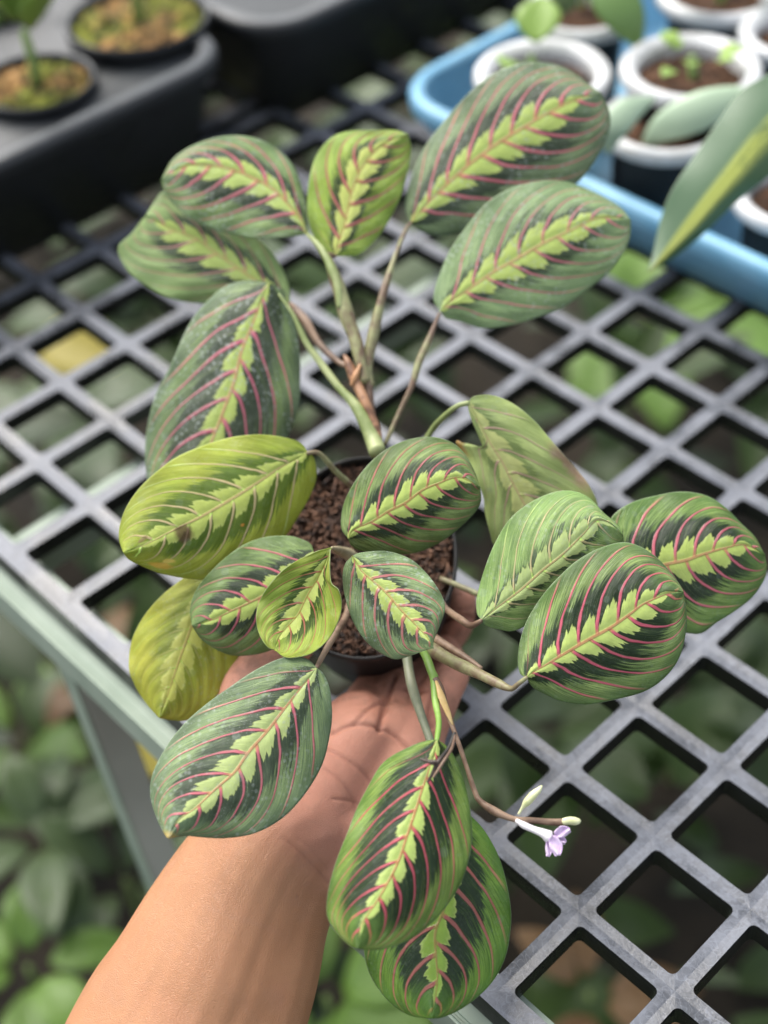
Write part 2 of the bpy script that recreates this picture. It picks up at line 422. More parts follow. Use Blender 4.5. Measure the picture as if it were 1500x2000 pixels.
for px, py, rp, z, lab in BP:
    q, t = on(px, py, z); r = rp * t / F; BC.append((q, t, r))
    bg_pot(q, r, .078, .004, M_black, M_potblack, M_moss, lab, group='mossy black pots in the black tray', soilz=.006)
bg_plant('potted_plant', BC[0][0] - [0, 0, .005], M_seedling, 'young plant with upright green stems in the left mossy pot', 11, .07, .35, .3, seed=21, up=1.1, stem=.03)
bg_plant('potted_plant', BC[1][0] - [0, 0, .005], M_seedling, 'plant with several green stems in the right mossy pot', 10, .075, .3, .2, seed=22, up=1.2, stem=.04)
bg_plant('seedling', PC[2][0] - [0, 0, .014], M_seedling, 'tiny yellow-green seedling in the middle of a white rimmed pot', 6, .017, .8, .4, cat='seedling', seed=23, up=.5, stem=.01)
bg_plant('seedling', PC[1][0] - [.01, .0, .014], M_seedling, 'lime green seedling in the pot behind the largest leaf', 3, .035, .8, .3, cat='seedling', seed=25, up=.4, stem=.01)
bg_plant('seedling', PC[3][0] - [0, 0, .014], M_seedling, 'light green seedling in the pot at the top edge', 4, .05, .5, .3, cat='seedling', seed=26, up=.6, stem=.02)
def flat_leaf(name, mid, hw, mat, parent, curl=.25, thick=.0006, nu=22):      # mid: px,py,depth ; hw px per station
    q = cr([(*a, b) for a, b in zip(mid, hw)], nu); V, Fc = [], []
    for i in range(nu):
        a = q[max(0, i - 1)]; b = q[min(nu - 1, i + 1)]; t = (b - a)[:2]; t /= np.linalg.norm(t) + 1e-9; nrm = np.array([-t[1], t[0]])
        for v in np.linspace(-1, 1, 9):
            p = q[i][:2] + nrm * v * q[i][3]; V.append(P(p[0], p[1], q[i][2] + curl * v * v * q[i][3] * q[i][2] / F))
    for i in range(nu - 1):
        for k in range(8): a = i * 9 + k; Fc.append((a, a + 1, a + 10, a + 9))
    o = mesh(name, V, Fc, mat, parent); tone_attr(o, [.5] * len(V)); solidify(o, thick); return o
D4 = PC[4][1]
M_mint = leafmat('mint_leaf', (.30, .42, .28), (.44, .56, .40), .35, .1)
r4 = empty('potted_plant', tuple(PC[4][0] - [0, 0, .01])); tag(r4, 'two broad pale grey-green leaves spreading from a white rimmed pot', 'plant')
flat_leaf('leaf', [(1186, 300, D4 - .03), (1196, 255, D4 - .04), (1226, 218, D4 - .04), (1280, 190, D4 - .03)], [6, 27, 27, 4], M_mint, r4)
flat_leaf('leaf', [(1252, 288, D4), (1300, 248, D4 - .02), (1370, 215, D4 - .03), (1440, 190, D4 - .03), (1470, 180, D4 - .03)], [4, 30, 38, 24, 3], M_mint, r4)
r1 = empty('potted_plant', tuple(PC[0][0] - [0, 0, .01])); tag(r1, 'plant with a drooping green leaf over the pot at the top', 'plant')
flat_leaf('leaf', [(1190, -90, PC[0][1] - .05), (1195, -20, PC[0][1] - .06), (1225, 40, PC[0][1] - .06), (1252, 98, PC[0][1] - .05)], [20, 46, 38, 3], M_brightleaf and leafmat('mid_green_leaf', (.12, .22, .06), (.20, .33, .10)), r1)
flat_leaf('leaf', [(1130, -30, PC[0][1] - .02), (1100, 0, PC[0][1] - .02), (1075, 35, PC[0][1] - .01)], [10, 28, 4], M_paleleaf, r1)
photo_tube('stem', [(1190, -90, PC[0][1] - .05, 6), (1160, -60, PC[0][1] - .02, 6), (1135, 15, PC[0][1] + .01, 6)], M_stemgreen, r1)
# big variegated leaf reaching in from the right
def vari_mat():
    n = N('variegated_leaf'); uv = n.t.nodes.new('ShaderNodeUVMap'); uv.uv_map = 'lf'
    s = n.t.nodes.new('ShaderNodeSeparateXYZ'); n.t.links.new(uv.outputs[0], s.inputs[0]); u, v = s.outputs[0], s.outputs[1]
    v = n.sub(n.mul(v, 2), 1.)
    nz = n.noise(n.comb(n.mul(u, 5.), n.mul(v, 7.), 0), 2.6, 5, .75)
    band = n.mul(n.ss(v, -.30, -.12), n.ss(n.add(v, n.mul(nz, .5)), .75, .4))
    b2 = n.mul(band, n.ss(n.add(nz, n.mul(n.ss(u, .3, .8), .24)), .50, .62))
    side = n.ss(v, -.05, .05)
    c = n.mix(side, (.075, .14, .07), (.055, .115, .04))
    c = n.mix(b2, c, (.42, .47, .10))
    n.base(c); n.rough(.4); n.bump(n.noise(n.comb(n.mul(u, 3.), n.mul(v, 60.), 0), 1., 2), .15, .0006); return n.m
# ------------------------------------------------------------ prayer plant leaves
def leaf_mat(name, dark=(.022, .040, .020), mid=(.085, .160, .045), light=(.27, .38, .10), lime=(.40, .56, .085),
             vein=(.60, .105, .15), Nv=8.5, ph=0., dk=.62, dust=.3, T0=.145, TA=.20, gloss=.36, yellow=0., spot=False, darkamt=1., dots=.3, veinw=.118, seed=0., tipc=None, scorch=False):
    n = N(name)
    mid = tuple(x * .93 for x in mid); light = tuple(x * 1.2 for x in light); dk = dk - .05
    dark = (dark[0] * .55, dark[1] * .68, dark[2] * .42)
    def uvm(nm):
        k = n.t.nodes.new('ShaderNodeUVMap'); k.uv_map = nm; s = n.t.nodes.new('ShaderNodeSeparateXYZ')
        n.t.links.new(k.outputs[0], s.inputs[0]); return s.outputs[0], s.outputs[1]
    u, vv = uvm('lf'); w_, _ = uvm('vn')
    v = n.sub(n.mul(vv, 2), 1.); av = n.ma('ABSOLUTE', v); side = n.ma('GREATER_THAN', v, 0.)
    ob = n.obj()
    wob = n.mul(n.sub(n.noise(n.comb(n.mul(w_, 2.5), n.mul(v, 1.2), seed), 2., 2), .5), .35)
    wn = n.add(n.add(n.mul(w_, Nv), n.add(ph, n.mul(side, .42))), wob)
    f = n.ma('FRACT', wn)                               # 0 at a vein .. 1 at the next one
    cell = n.ma('FLOOR', wn)
    dv = n.ma('MINIMUM', f, n.sub(1., f))
    crnd = n.noise(n.comb(n.mul(cell, 3.7), n.mul(side, 9.), seed), 1.3, 0)
    # fine streaks that run along the veins
    st = n.noise(n.comb(n.mul(wn, 13.), n.mul(av, 2.6), seed), 1.0, 3, .6)
    st2 = n.noise(n.comb(n.mul(wn, 30.), n.mul(av, 3.4), seed + 3), 1.0, 2, .5)
    patch = n.noise(n.comb(n.mul(w_, 3.), n.mul(v, 2.), seed + 7), 1.6, 2)
    # lime herringbone round the midrib
    ramp = n.mul(n.ss(f, .02, .46), n.ss(f, .985, .80))
    jag = n.noise(n.comb(n.mul(wn, 7.), n.mul(side, 5.), seed + 1), 1., 2)
    T = n.add(T0, n.mul(TA, n.add(n.mul(ramp, n.add(.55, n.mul(crnd, .75))), n.mul(n.sub(jag, .5), 1.5))))
    taper = n.ss(u, .99, .72); T = n.mul(T, n.add(.25, n.mul(.75, taper)))
    T = n.mul(T, .88); T = n.add(T, n.mul(n.ss(u, .10, .0), .18))
    limeM = n.ss(av, n.add(T, .012), n.sub(T, .012))
    limeM = n.mul(limeM, n.ss(u, 1.0, .90))
    # dark windows between the veins
    Dk = n.add(n.add(dk, n.mul(n.sub(st, .5), .75)), n.mul(n.sub(patch, .5), .5))
    darkM = n.mul(n.ss(av, n.add(Dk, .05), n.sub(Dk, .07)), n.ss(n.add(u, n.mul(st, .15)), .96, .84))
    darkM = n.mul(darkM, darkamt)
    lightM = n.mul(n.ss(st2, .44, .62), n.mul(n.ss(av, n.sub(Dk, .14), n.add(Dk, .06)), n.ss(av, 1.02, .72)))
    halo = n.mul(n.ss(n.ma('ABSOLUTE', n.sub(av, n.add(Dk, .07))), .17, .0), n.ss(st, .40, .62))
    c = n.mix(n.ss(patch, .3, .7), tuple(x * .8 for x in mid), tuple(x * 1.25 for x in mid))
    c = n.mix(n.mul(n.ma('MAXIMUM', lightM, n.mul(halo, .8)), .74), c, light)
    c = n.mix(darkM, c, n.mix(st, tuple(x * .7 for x in dark), tuple(x * 1.35 for x in dark)))
    st3 = n.noise(n.comb(n.mul(wn, 44.), n.mul(av, 2.), seed + 9), 1.0, 1)
    c = n.mix(n.mul(n.ss(st3, .60, .70), n.mul(n.ss(av, .1, .4), n.add(.14, n.mul(n.ss(patch, .35, .6), .34)))), c, light)
    lime = (min(1, lime[0] * 1.22), min(1, lime[1] * 1.08), lime[2] * 1.75)
    lm = n.mix(n.noise(ob, 300, 3), tuple(x * .82 for x in lime), tuple(min(1, x * 1.15) for x in lime))
    rimw = n.ss(av, n.sub(T, .05), T)
    lm = n.mix(n.mul(rimw, .45), lm, (.62, .70, .22))
    c = n.mix(limeM, c, lm)
    # veins
    wv = n.mul(veinw, n.ss(av, 0., 1., 1.05, .74))
    vm = n.mul(n.ss(dv, wv, n.mul(wv, .45)), n.ss(av, 1.0, .86)); vm = n.mul(vm, n.ss(u, .985, .93))
    vm = n.mul(vm, n.ss(w_, -.04, .02))
    vein = (vein[0] * 1.08, vein[1] * 1.2 + .025, vein[2] * 1.15 + .025)
    vcol = n.mix(n.ss(av, .03, T), (min(1, vein[0] * .98), vein[1] * 1.7 + .05, vein[2] * .75), vein)
    vcol = n.mix(n.ss(av, .68, .95), vcol, (vein[0] * .92, vein[1] * 1.5 + .04, vein[2] * .95))
    c = n.mix(n.mul(vm, .95), c, vcol)
    mr = n.mul(n.ss(av, n.ss(u, 0., 1., .040, .022), n.ss(u, 0., 1., .016, .006)), n.ss(u, 1., .93))
    c = n.mix(n.mul(mr, .85), c, (min(1, vein[0] * 1.0), min(vein[1] * 1.7 + .08, vein[0] * .72), vein[2] * .8))
    if yellow > 0:
        y = n.mul(n.ss(n.add(n.noise(ob, 22, 3), n.mul(av, .2)), .42, .7), n.sub(1., n.mul(n.ma('MAXIMUM', darkM, vm), .85)))
        c = n.mix(n.mul(y, yellow), c, (.50, .48, .06))
    if spot:
        for (su, sv, r1, c1) in ((.70, .14, .055, (.12, .06, .03)), (.88, -.18, .038, (.22, .16, .06)), (.84, .75, .06, (.75, .48, .08)), (.80, .62, .035, (.85, .66, .15)), (.45, .42, .012, (.7, .3, .05))):
            dd = n.ma('SQRT', n.add(n.ma('POWER', n.sub(u, su), 2.), n.ma('POWER', n.mul(n.sub(v, sv), .5 if r1 != .055 else .25), 2.)))
            dd = n.add(dd, n.mul(n.sub(n.noise(ob, 260, 3), .5), .03))
            c = n.mix(n.mul(n.ss(dd, r1, r1 * .5), .85), c, c1)
    if scorch:
        e_ = n.mul(n.mul(n.ss(n.add(v, n.mul(n.sub(n.noise(ob, 150, 3), .5), .25)), .80, .92), n.ss(u, .38, .46)), n.ss(u, .68, .58))
        c = n.mix(n.mul(e_, .9), c, n.mix(n.noise(ob, 300, 2), (.40, .17, .08), (.62, .47, .36)))
        e2 = n.mul(n.mul(n.ss(v, -.78, -.93), n.ss(u, .20, .25)), n.ss(u, .40, .34)); c = n.mix(n.mul(e2, .8), c, (.55, .25, .05))
    if tipc: c = n.mix(n.mul(n.ss(u, .955, .985), .85), c, tipc)
    # margin and mineral bloom
    c = n.mix(n.mul(n.ss(av, .985, 1.0), .45), c, (.35, .42, .28))
    bl = n.ss(n.noise(ob, 60, 5, .7), .35, .75)
    spk = n.mul(n.ss(n.voro(ob, 420)[0], .42, .12), n.ss(n.noise(ob, 45, 2), .38, .62))
    sp2 = n.mul(n.ss(n.voro(ob, 1100)[0], .36, .1), n.ss(n.noise(ob, 90, 2), .42, .6))
    bloom = n.ma('MULTIPLY', n.add(n.mul(bl, .55), .25), dust)
    bloom = n.mul(bloom, n.ss(limeM, 0, 1, 1., .35))
    c = n.mix(bloom, c, (.33, .40, .27))
    c = n.mix(n.mul(n.add(n.mul(spk, .55), n.mul(sp2, .5)), dots), c, (.50, .56, .50))
    ws = n.mul(n.ss(n.voro(ob, 105)[0], .20, .17), n.ss(n.noise(ob, 31, 1), .50, .56))
    c = n.mix(n.mul(ws, .10 + .35 * dust), c, (.34, .42, .36))
    n.base(c)
    wet = n.mul(n.ss(n.noise(ob, 75, 2, .4, .8), .57, .61), .17)
    n.rough(n.ma('SUBTRACT', n.ma('ADD', gloss, n.add(n.mul(dust, .25), n.mul(n.sub(n.noise(ob, 80, 3), .5), .2))), wet))
    n.b.inputs['Specular IOR Level'].default_value = .36
    h = n.add(n.add(n.mul(vm, .9), n.mul(mr, .5)), n.add(n.add(n.mul(st2, .45), n.mul(st3, .35)), n.mul(n.noise(ob, 700, 3), .25)))
    h = n.add(h, n.mul(n.noise(ob, 130, 2), .9))
    n.bump(h, .58, .0010)
    tr = n.t.nodes.new('ShaderNodeBsdfTranslucent'); n.put(tr.inputs[0], n.mix(.35, c, (.25, .40, .03)))
    mx = n.t.nodes.new('ShaderNodeMixShader'); mx.inputs[0].default_value = .20 + .15 * yellow
    n.t.links.new(n.b.outputs[0], mx.inputs[1]); n.t.links.new(tr.outputs[0], mx.inputs[2])
    n.t.links.new(mx.outputs[0], n.o.inputs[0])
    return n.m
def dz(d): return d if d < .62 else .62 + (d - .62) * .45     # the tall stalks lean towards the camera
def plant_leaf(parent, mid, left, right, d0, d1, mat, dl=.010, dr=.010, arch=0., Nv=8.5, ph=0., label=None, name='leaf', nu=110, nv=26, ripple=.0003, pw=1.45, wav=.0018, gm=1.):
    base, tip = mid[0], mid[-1]
    e0, e1 = (dz(d0), dz(d1)) if parent.name.startswith('prayer') else (d0, d1)
    L = cr([base] + list(left) + [tip], nu); Rr = cr([base] + list(right) + [tip], nu); Mm = cr(mid, nu)
    s = np.linspace(0, 1, nu)
    V, Fc, U1, U2 = [], [], [], []
    vs = np.concatenate([-(np.linspace(1, 0, nv, endpoint=False) ** .9), [0.], (np.linspace(1, 0, nv, endpoint=False) ** .9)[::-1]])
    nc = len(vs); hs = (hash(str(mid[0])) % 1000) / 100. if False else (mid[0][0] * .37 + mid[0][1] * .11) % 10
    for i in range(nu):
        u = s[i]
        for v in vs:
            a = abs(v); B = L[i] if v < 0 else Rr[i]
            # Mid point and edge point blended: rows open out like a fan at both ends
            p = Mm[i] + (B - Mm[i]) * a
            G = (.34 * a + .70 * a * a) * gm
            k = 1 + .6 * G; disc = max(k * k - 3.6 * G * (u - .3 * G), 0)
            wv = 2 * (u - .3 * G) / (k + math.sqrt(disc))
            d = e0 + (e1 - e0) * u + arch * 4 * u * (1 - u) * -1
            e = math.sin(math.pi * min(1, max(0, u))) ** .5
            d += .62 * (dl if v < 0 else dr) * a ** pw * e
            wn = wv * Nv + ph + (.42 if v > 0 else 0)
            d -= ripple * math.cos(2 * math.pi * (wn - .5)) * min(1, 3 * a) * (1 - a ** 4) * e
            d += wav * a * a * (math.sin(u * 11 + hs + (2 if v > 0 else 0)) + .5 * a * a * math.sin(u * 31 + hs * 3 + (1 if v > 0 else 0))) * e
            d += .0007 * math.exp(-(v / .07) ** 2)          # midrib groove
            V.append(P(p[0], p[1], d)); U1.append((u, v * .5 + .5)); U2.append((wv, v * .5 + .5))
    for i in range(nu - 1):
        for k in range(nc - 1): a = i * nc + k; Fc.append((a, a + 1, a + nc + 1, a + nc))
    me = bpy.data.meshes.new(name); me.from_pydata([tuple(map(float, q)) for q in V], [], Fc); me.update()
    for nm, U in (('lf', U1), ('vn', U2)):
        l = me.uv_layers.new(name=nm); idx = np.empty(len(me.loops), int); me.loops.foreach_get('vertex_index', idx)
        l.data.foreach_set('uv', np.array(U)[idx].ravel())
    o = link(name, me, mat, parent)
    if label: o['label'] = label
    solidify(o, .00035, 1 if False else -1)
    return o
PL = empty('prayer_plant', tuple(P(715, 1070, .63)))
tag(PL, 'red veined prayer plant with lime herringbone leaves held up in its black pot', 'plant')
dusty = dict(dust=.20, dots=.9, gloss=.34)
LF = []
def add_leaf(mline, lline, rline, d0, d1, label=None, geo=None, **mk):
    g = dict(geo or {}); Nv = mk.get('Nv', 8.5); ph = mk.get('ph', 0.)
    mk.setdefault('seed', float(len(LF)) * 1.7 + 1)
    LF.append(plant_leaf(PL, mline, lline, rline, d0, d1, leaf_mat('prayer_leaf', **mk), Nv=Nv, ph=ph, label=label, **g))
# 1 upper left
add_leaf([(600,458),(588,430),(564,400),(532,368),(492,346),(444,328),(400,322),(362,324),(314,352)],
         [(570,462),(536,464),(500,464),(444,456),(392,438),(352,412),(324,380)],
         [(598,425),(596,392),(580,336),(548,296),(500,270),(444,265),(388,279),(340,308)], .69, .70, Nv=7.1, **dusty, mid=(.15,.24,.09), geo=dict(dl=.004, dr=.012))
# 2 left, under 1
add_leaf([(566,594),(536,570),(500,548),(460,520),(420,492),(384,466),(344,452),(312,436),(285,420)],
         [(530,604),(470,600),(410,594),(352,588),(308,572),(260,540),(236,508),(232,480),(256,456),(272,436)],
         [(566,570),(558,540),(540,505),(505,466),(460,435),(420,412),(380,396),(345,380),(318,374),(302,392)], .715, .72, Nv=7.1, ph=.3, dust=.3, dots=.4, mid=(.27,.39,.13), light=(.42,.56,.20), dk=.5, veinw=0.075, vein=(.58,.17,.17))
# 3 large dark one on the left
add_leaf([(526,553),(519,566),(497,624),(472,685),(458,742),(436,804),(414,861),(388,920),(350,968),(318,995)],
         [(500,549),(472,550),(436,562),(393,602),(364,645),(332,717),(303,775),(288,836),(284,890),(288,935),(300,975)],
         [(548,566),(560,590),(571,620),(584,674),(586,735),(584,790),(570,836),(545,885),(505,930),(450,968),(390,996)], .665, .645, Nv=8.1, dust=.26, dots=1.1, gloss=.36, dk=.70, darkamt=1., vein=(.62,.105,.18), veinw=0.100, mid=(.095,.15,.075), dark=(.028,.042,.028), T0=.07, TA=.17, geo=dict(dl=.012, dr=.012, gm=1.2))
# 4 small lime one in the upper middle
add_leaf([(656,500),(660,480),(672,444),(680,408),(688,372),(704,332),(728,300),(756,278),(797,262)],
         [(636,492),(616,468),(602,428),(600,388),(606,340),(620,300),(648,268),(684,256),(732,254),(772,254)],
         [(680,501),(706,494),(734,468),(757,436),(781,388),(796,336),(803,292)], .675, .69, Nv=6.6, ph=.2, dust=.1, dots=.25, mid=(.20,.34,.040), light=(.42,.56,.09), dk=.50, lime=(.5,.62,.1), vein=(.46,.10,.09), yellow=.12, geo=dict(dl=.008, dr=.010))
# 6 largest upper right
add_leaf([(802,436),(818,417),(850,382),(904,331),(962,286),(1023,248),(1077,217),(1132,192),(1174,181)],
         [(793,418),(791,398),(799,360),(824,296),(866,238),(911,187),(956,148),(1000,128),(1042,121),(1090,128),(1125,145),(1151,165)],
         [(812,446),(834,456),(866,462),(898,456),(949,449),(1026,417),(1090,382),(1132,353),(1160,318),(1183,276),(1192,244),(1189,212)], .695, .70, Nv=8.6, **dusty, dark=(.030,.045,.030), mid=(.115,.175,.085), light=(.27,.36,.15), dk=.62, geo=dict(dl=.012, dr=.012))
# 7 right, in front of 6
add_leaf([(860,609),(879,590),(917,564),(962,532),(1007,507),(1061,475),(1116,449),(1154,430),(1195,424),(1232,430)],
         [(848,590),(848,570),(856,542),(876,494),(908,446),(949,398),(994,369),(1045,355),(1096,353),(1141,366),(1186,388),(1216,408)],
         [(872,622),(898,628),(943,641),(1000,635),(1052,619),(1103,600),(1144,568),(1186,536),(1218,494),(1231,462)], .66, .665, Nv=8.1, ph=.4, **dusty, mid=(.15,.24,.10), light=(.31,.43,.17), dk=.47, veinw=0.081, vein=(.58,.13,.17), geo=dict(dl=.012, dr=.008))
# 5 yellow-green on the left
add_leaf([(600,885),(575,899),(544,915),(501,944),(450,976),(393,1009),(342,1034),(285,1063),(242,1080)],
         [(590,868),(566,857),(508,849),(454,854),(393,872),(339,897),(288,937),(256,976),(238,1012),(233,1050)],
         [(612,893),(617,915),(616,940),(602,975),(580,1012),(556,1048),(510,1090),(450,1122),(400,1131),(357,1128),(310,1118),(274,1103),(252,1092)], .605, .575, 'yellowing leaf with brown and orange spots', Nv=8.1, ph=.2, dust=.0, dots=.1, dark=(.15,.22,.03), mid=(.23,.34,.03), light=(.36,.46,.06), lime=(.42,.56,.08), vein=(.62,.42,.22), yellow=.42, spot=True, dk=.6, T0=.10, TA=.22, veinw=0.075, geo=dict(dl=.010, dr=.016, wav=.002))
# 9 light folded one right of centre
add_leaf([(914,789),(924,805),(936,830),(958,868),(980,902),(1000,942),(1024,986),(1045,1030),(1070,1075),(1090,1100)],
         [(918,812),(930,842),(944,872),(944,888),(926,884),(905,868),(890,862),(912,895),(928,932),(944,970),(947,1000),(958,1045),(966,1066),(1000,1100),(1050,1112)],
         [(922,776),(945,771),(972,775),(1008,792),(1044,822),(1072,854),(1096,882),(1124,914),(1152,950),(1168,990),(1160,1040),(1130,1080)], .60, .61, 'pale leaf folded along its midrib with a scorched brown edge', Nv=7.1, ph=.5, dust=.15, dots=.3, scorch=True, darkamt=.55, mid=(.42,.54,.18), light=(.52,.62,.26), dark=(.10,.15,.045), lime=(.50,.60,.14), vein=(.60,.30,.25), dk=.5, yellow=.15, veinw=0.062, geo=dict(dl=.004, dr=-.004))
# 12 right rear
add_leaf([(1205,1118),(1240,1115),(1300,1102),(1340,1094),(1368,1084),(1416,1070),(1455,1064),(1494,1084)],
         [(1190,1085),(1185,1045),(1196,1008),(1232,982),(1280,968),(1332,960),(1380,968),(1416,990),(1448,1022),(1476,1050)],
         [(1215,1150),(1240,1190),(1290,1225),(1345,1237),(1372,1236),(1400,1216),(1432,1196),(1468,1168),(1492,1134),(1498,1108)], .575, .59, Nv=7.6, ph=.1, dust=.05, dots=.1, gloss=.2, dk=.66, mid=(.10,.19,.04), veinw=0.100, geo=dict(dl=.014, dr=.012))
# 10 light green right
add_leaf([(940,1211),(960,1196),(980,1180),(1020,1150),(1060,1114),(1100,1082),(1140,1042),(1165,1016),(1192,1022),(1217,1044)],
         [(932,1200),(930,1180),(932,1162),(944,1118),(964,1066),(992,1018),(1028,986),(1072,964),(1112,958),(1148,970),(1180,1002),(1204,1022)],
         [(950,1222),(972,1229),(1000,1233),(1028,1222),(1070,1200),(1120,1165),(1165,1120),(1200,1085),(1216,1060)], .56, .565, 'pale green leaf with cream veins', Nv=7.6, ph=.3, dust=.22, dots=.4, mid=(.20,.34,.085), light=(.38,.52,.16), lime=(.40,.56,.13), vein=(.58,.42,.20), dk=.40, darkamt=.9, veinw=0.069, geo=dict(dl=.012, dr=.010))
# 11 big glossy one right front
add_leaf([(1028,1323),(1044,1311),(1060,1302),(1100,1278),(1148,1250),(1192,1226),(1232,1198),(1256,1180),(1292,1164),(1316,1156),(1335,1156)],
         [(1016,1316),(1011,1290),(1016,1250),(1032,1206),(1060,1162),(1092,1126),(1128,1094),(1172,1070),(1216,1059),(1252,1068),(1284,1090),(1312,1120),(1330,1145)],
         [(1040,1342),(1068,1358),(1100,1371),(1148,1376),(1204,1366),(1260,1350),(1300,1322),(1328,1282),(1341,1226),(1340,1185)], .535, .545, Nv=8.1, ph=.25, dust=.04, dots=.12, gloss=.24, dk=.66, dark=(.020,.042,.016), mid=(.095,.17,.045), light=(.33,.43,.13), vein=(.60,.08,.13), lime=(.43,.60,.10), veinw=0.106, T0=.08, TA=.24, geo=dict(dl=.014, dr=.012, ripple=.0004))
# 8 centre dark one
add_leaf([(680,1052),(692,1034),(728,1018),(760,998),(792,982),(824,958),(856,944),(896,932),(938,952)],
         [(668,1036),(666,1015),(672,982),(692,942),(724,902),(760,874),(800,858),(840,853),(876,861),(904,881),(926,918)],
         [(686,1066),(706,1076),(752,1081),(800,1082),(840,1070),(880,1046),(920,1010),(939,982)], .575, .575, Nv=8.1, ph=.0, dust=.06, dots=.1, gloss=.24, dk=.60, dark=(.022,.045,.018), mid=(.10,.165,.040), light=(.30,.40,.12), vein=(.46,.075,.09), veinw=0.094, geo=dict(dl=.014, dr=.016))
# 19 yellow one below, mostly hidden
add_leaf([(420,1120),(400,1150),(375,1220),(350,1290),(330,1350),(312,1402)],
         [(380,1118),(345,1140),(300,1180),(262,1240),(252,1300),(262,1335),(285,1372)],
         [(450,1150),(468,1200),(470,1260),(455,1310),(430,1350),(400,1390),(360,1407)], .600, .59, 'yellow-green ageing leaf hanging below the others', Nv=7.6, dust=.0, dots=.3, dark=(.20,.26,.03), mid=(.28,.34,.035), light=(.46,.48,.07), lime=(.42,.50,.07), vein=(.45,.36,.10), yellow=.6, darkamt=.3, veinw=0.037)
# 13 small dark left one
add_leaf([(612,1078),(590,1108),(560,1132),(520,1160),(485,1178),(450,1194),(412,1212),(376,1222)],
         [(606,1062),(585,1052),(560,1047),(516,1050),(471,1067),(431,1098),(400,1130),(380,1160),(372,1190)],
         [(612,1110),(604,1170),(588,1215),(560,1250),(516,1274),(462,1280),(425,1270),(394,1248)], .585, .58, Nv=6.6, ph=.3, dust=.12, dots=.25, mid=(.13,.21,.06), light=(.26,.37,.11), dk=.55, veinw=0.088)
# 14 small folded lime one
add_leaf([(646,1070),(640,1092),(622,1128),(602,1160),(582,1200),(560,1225),(545,1245),(536,1270)],
         [(630,1073),(610,1080),(560,1107),(525,1143),(505,1179),(500,1210),(507,1241),(522,1264)],
         [(645,1107),(648,1138),(662,1152),(668,1180),(661,1214),(641,1250),(610,1276),(578,1285),(555,1284)], .555, .545, 'small lime leaf cupped lengthwise', Nv=6.6, ph=.6, dust=.0, dots=.15, dark=(.07,.12,.018), mid=(.22,.34,.04), light=(.42,.54,.10), dk=.5, lime=(.44,.58,.09), vein=(.50,.13,.08), yellow=.3, veinw=0.081, geo=dict(dl=-.006, dr=-.010, arch=-.004))
# 15 small round centre one
add_leaf([(688,1086),(700,1106),(712,1121),(753,1156),(784,1192),(811,1219),(833,1243),(846,1266)],
         [(700,1080),(722,1077),(752,1076),(782,1083),(811,1098),(842,1130),(864,1165),(869,1192),(857,1228),(848,1250)],
         [(676,1098),(670,1115),(670,1143),(677,1179),(694,1223),(721,1259),(753,1281),(775,1288),(802,1281),(826,1272)], .555, .545, Nv=6.6, ph=.35, dust=.30, dots=.7, gloss=.28, mid=(.14,.22,.085), light=(.34,.45,.18), dk=.52, vein=(.55,.12,.13), geo=dict(dl=.010, dr=.010))
# 18 lowest one, behind 17
add_leaf([(892,1596),(888,1650),(882,1700),(868,1770),(850,1822),(852,1870),(854,1923),(842,1989)],
         [(870,1612),(830,1650),(780,1710),(735,1775),(712,1830),(711,1858),(719,1893),(736,1926),(762,1958),(800,1982)],
         [(908,1588),(925,1600),(948,1626),(972,1669),(988,1721),(997,1773),(996,1818),(987,1867),(963,1915),(930,1949),(896,1972),(865,1986)], .543, .522, Nv=7.1, ph=.2, dust=.0, dots=.1, gloss=.27, dark=(.020,.045,.015), mid=(.07,.16,.02), light=(.20,.33,.05), lime=(.24,.42,.04), vein=(.38,.09,.07), T0=.07, TA=.15, geo=dict(dl=.014, dr=.014))
# 16 big one in front of the wrist
add_leaf([(618,1305),(602,1326),(574,1360),(546,1396),(518,1432),(486,1468),(458,1508),(422,1540),(382,1578),(350,1602),(328,1637)],
         [(600,1288),(574,1282),(542,1288),(494,1312),(446,1344),(398,1380),(358,1416),(322,1464),(298,1512),(294,1552),(304,1592),(316,1618)],
         [(632,1318),(644,1348),(648,1392),(644,1432),(632,1484),(610,1528),(578,1572),(542,1604),(494,1628),(438,1636),(390,1634),(356,1631)], .545, .515, Nv=8.1, ph=.1, dust=.30, dots=.6, gloss=.33, dk=.60, tipc=(.62,.42,.10), dark=(.026,.046,.026), mid=(.115,.185,.085), light=(.34,.45,.16), lime=(.42,.57,.13), vein=(.66,.105,.16), veinw=0.088, T0=.10, TA=.20, geo=dict(dl=.010, dr=.012, gm=1.12))
# 17 big hanging one in front
add_leaf([(853,1446),(848,1475),(837,1505),(822,1549),(810,1587),(795,1631),(777,1684),(754,1729),(732,1766),(706,1807),(698,1852)],
         [(832,1448),(807,1456),(769,1475),(743,1497),(721,1534),(698,1579),(680,1624),(661,1673),(646,1721),(639,1766),(642,1796),(661,1826),(683,1846)],
         [(874,1460),(893,1490),(907,1531),(917,1575),(921,1624),(919,1661),(907,1706),(889,1743),(859,1785),(829,1814),(795,1837),(758,1851),(725,1855)], .522, .494, Nv=8.6, ph=.15, dust=.02, dots=.12, gloss=.24, dk=.72, dark=(.018,.040,.014), mid=(.095,.18,.030), light=(.30,.40,.08), lime=(.38,.55,.09), vein=(.52,.06,.09), veinw=0.100, T0=.07, TA=.16, geo=dict(dl=.016, dr=.014, ripple=.0004, gm=1.2))
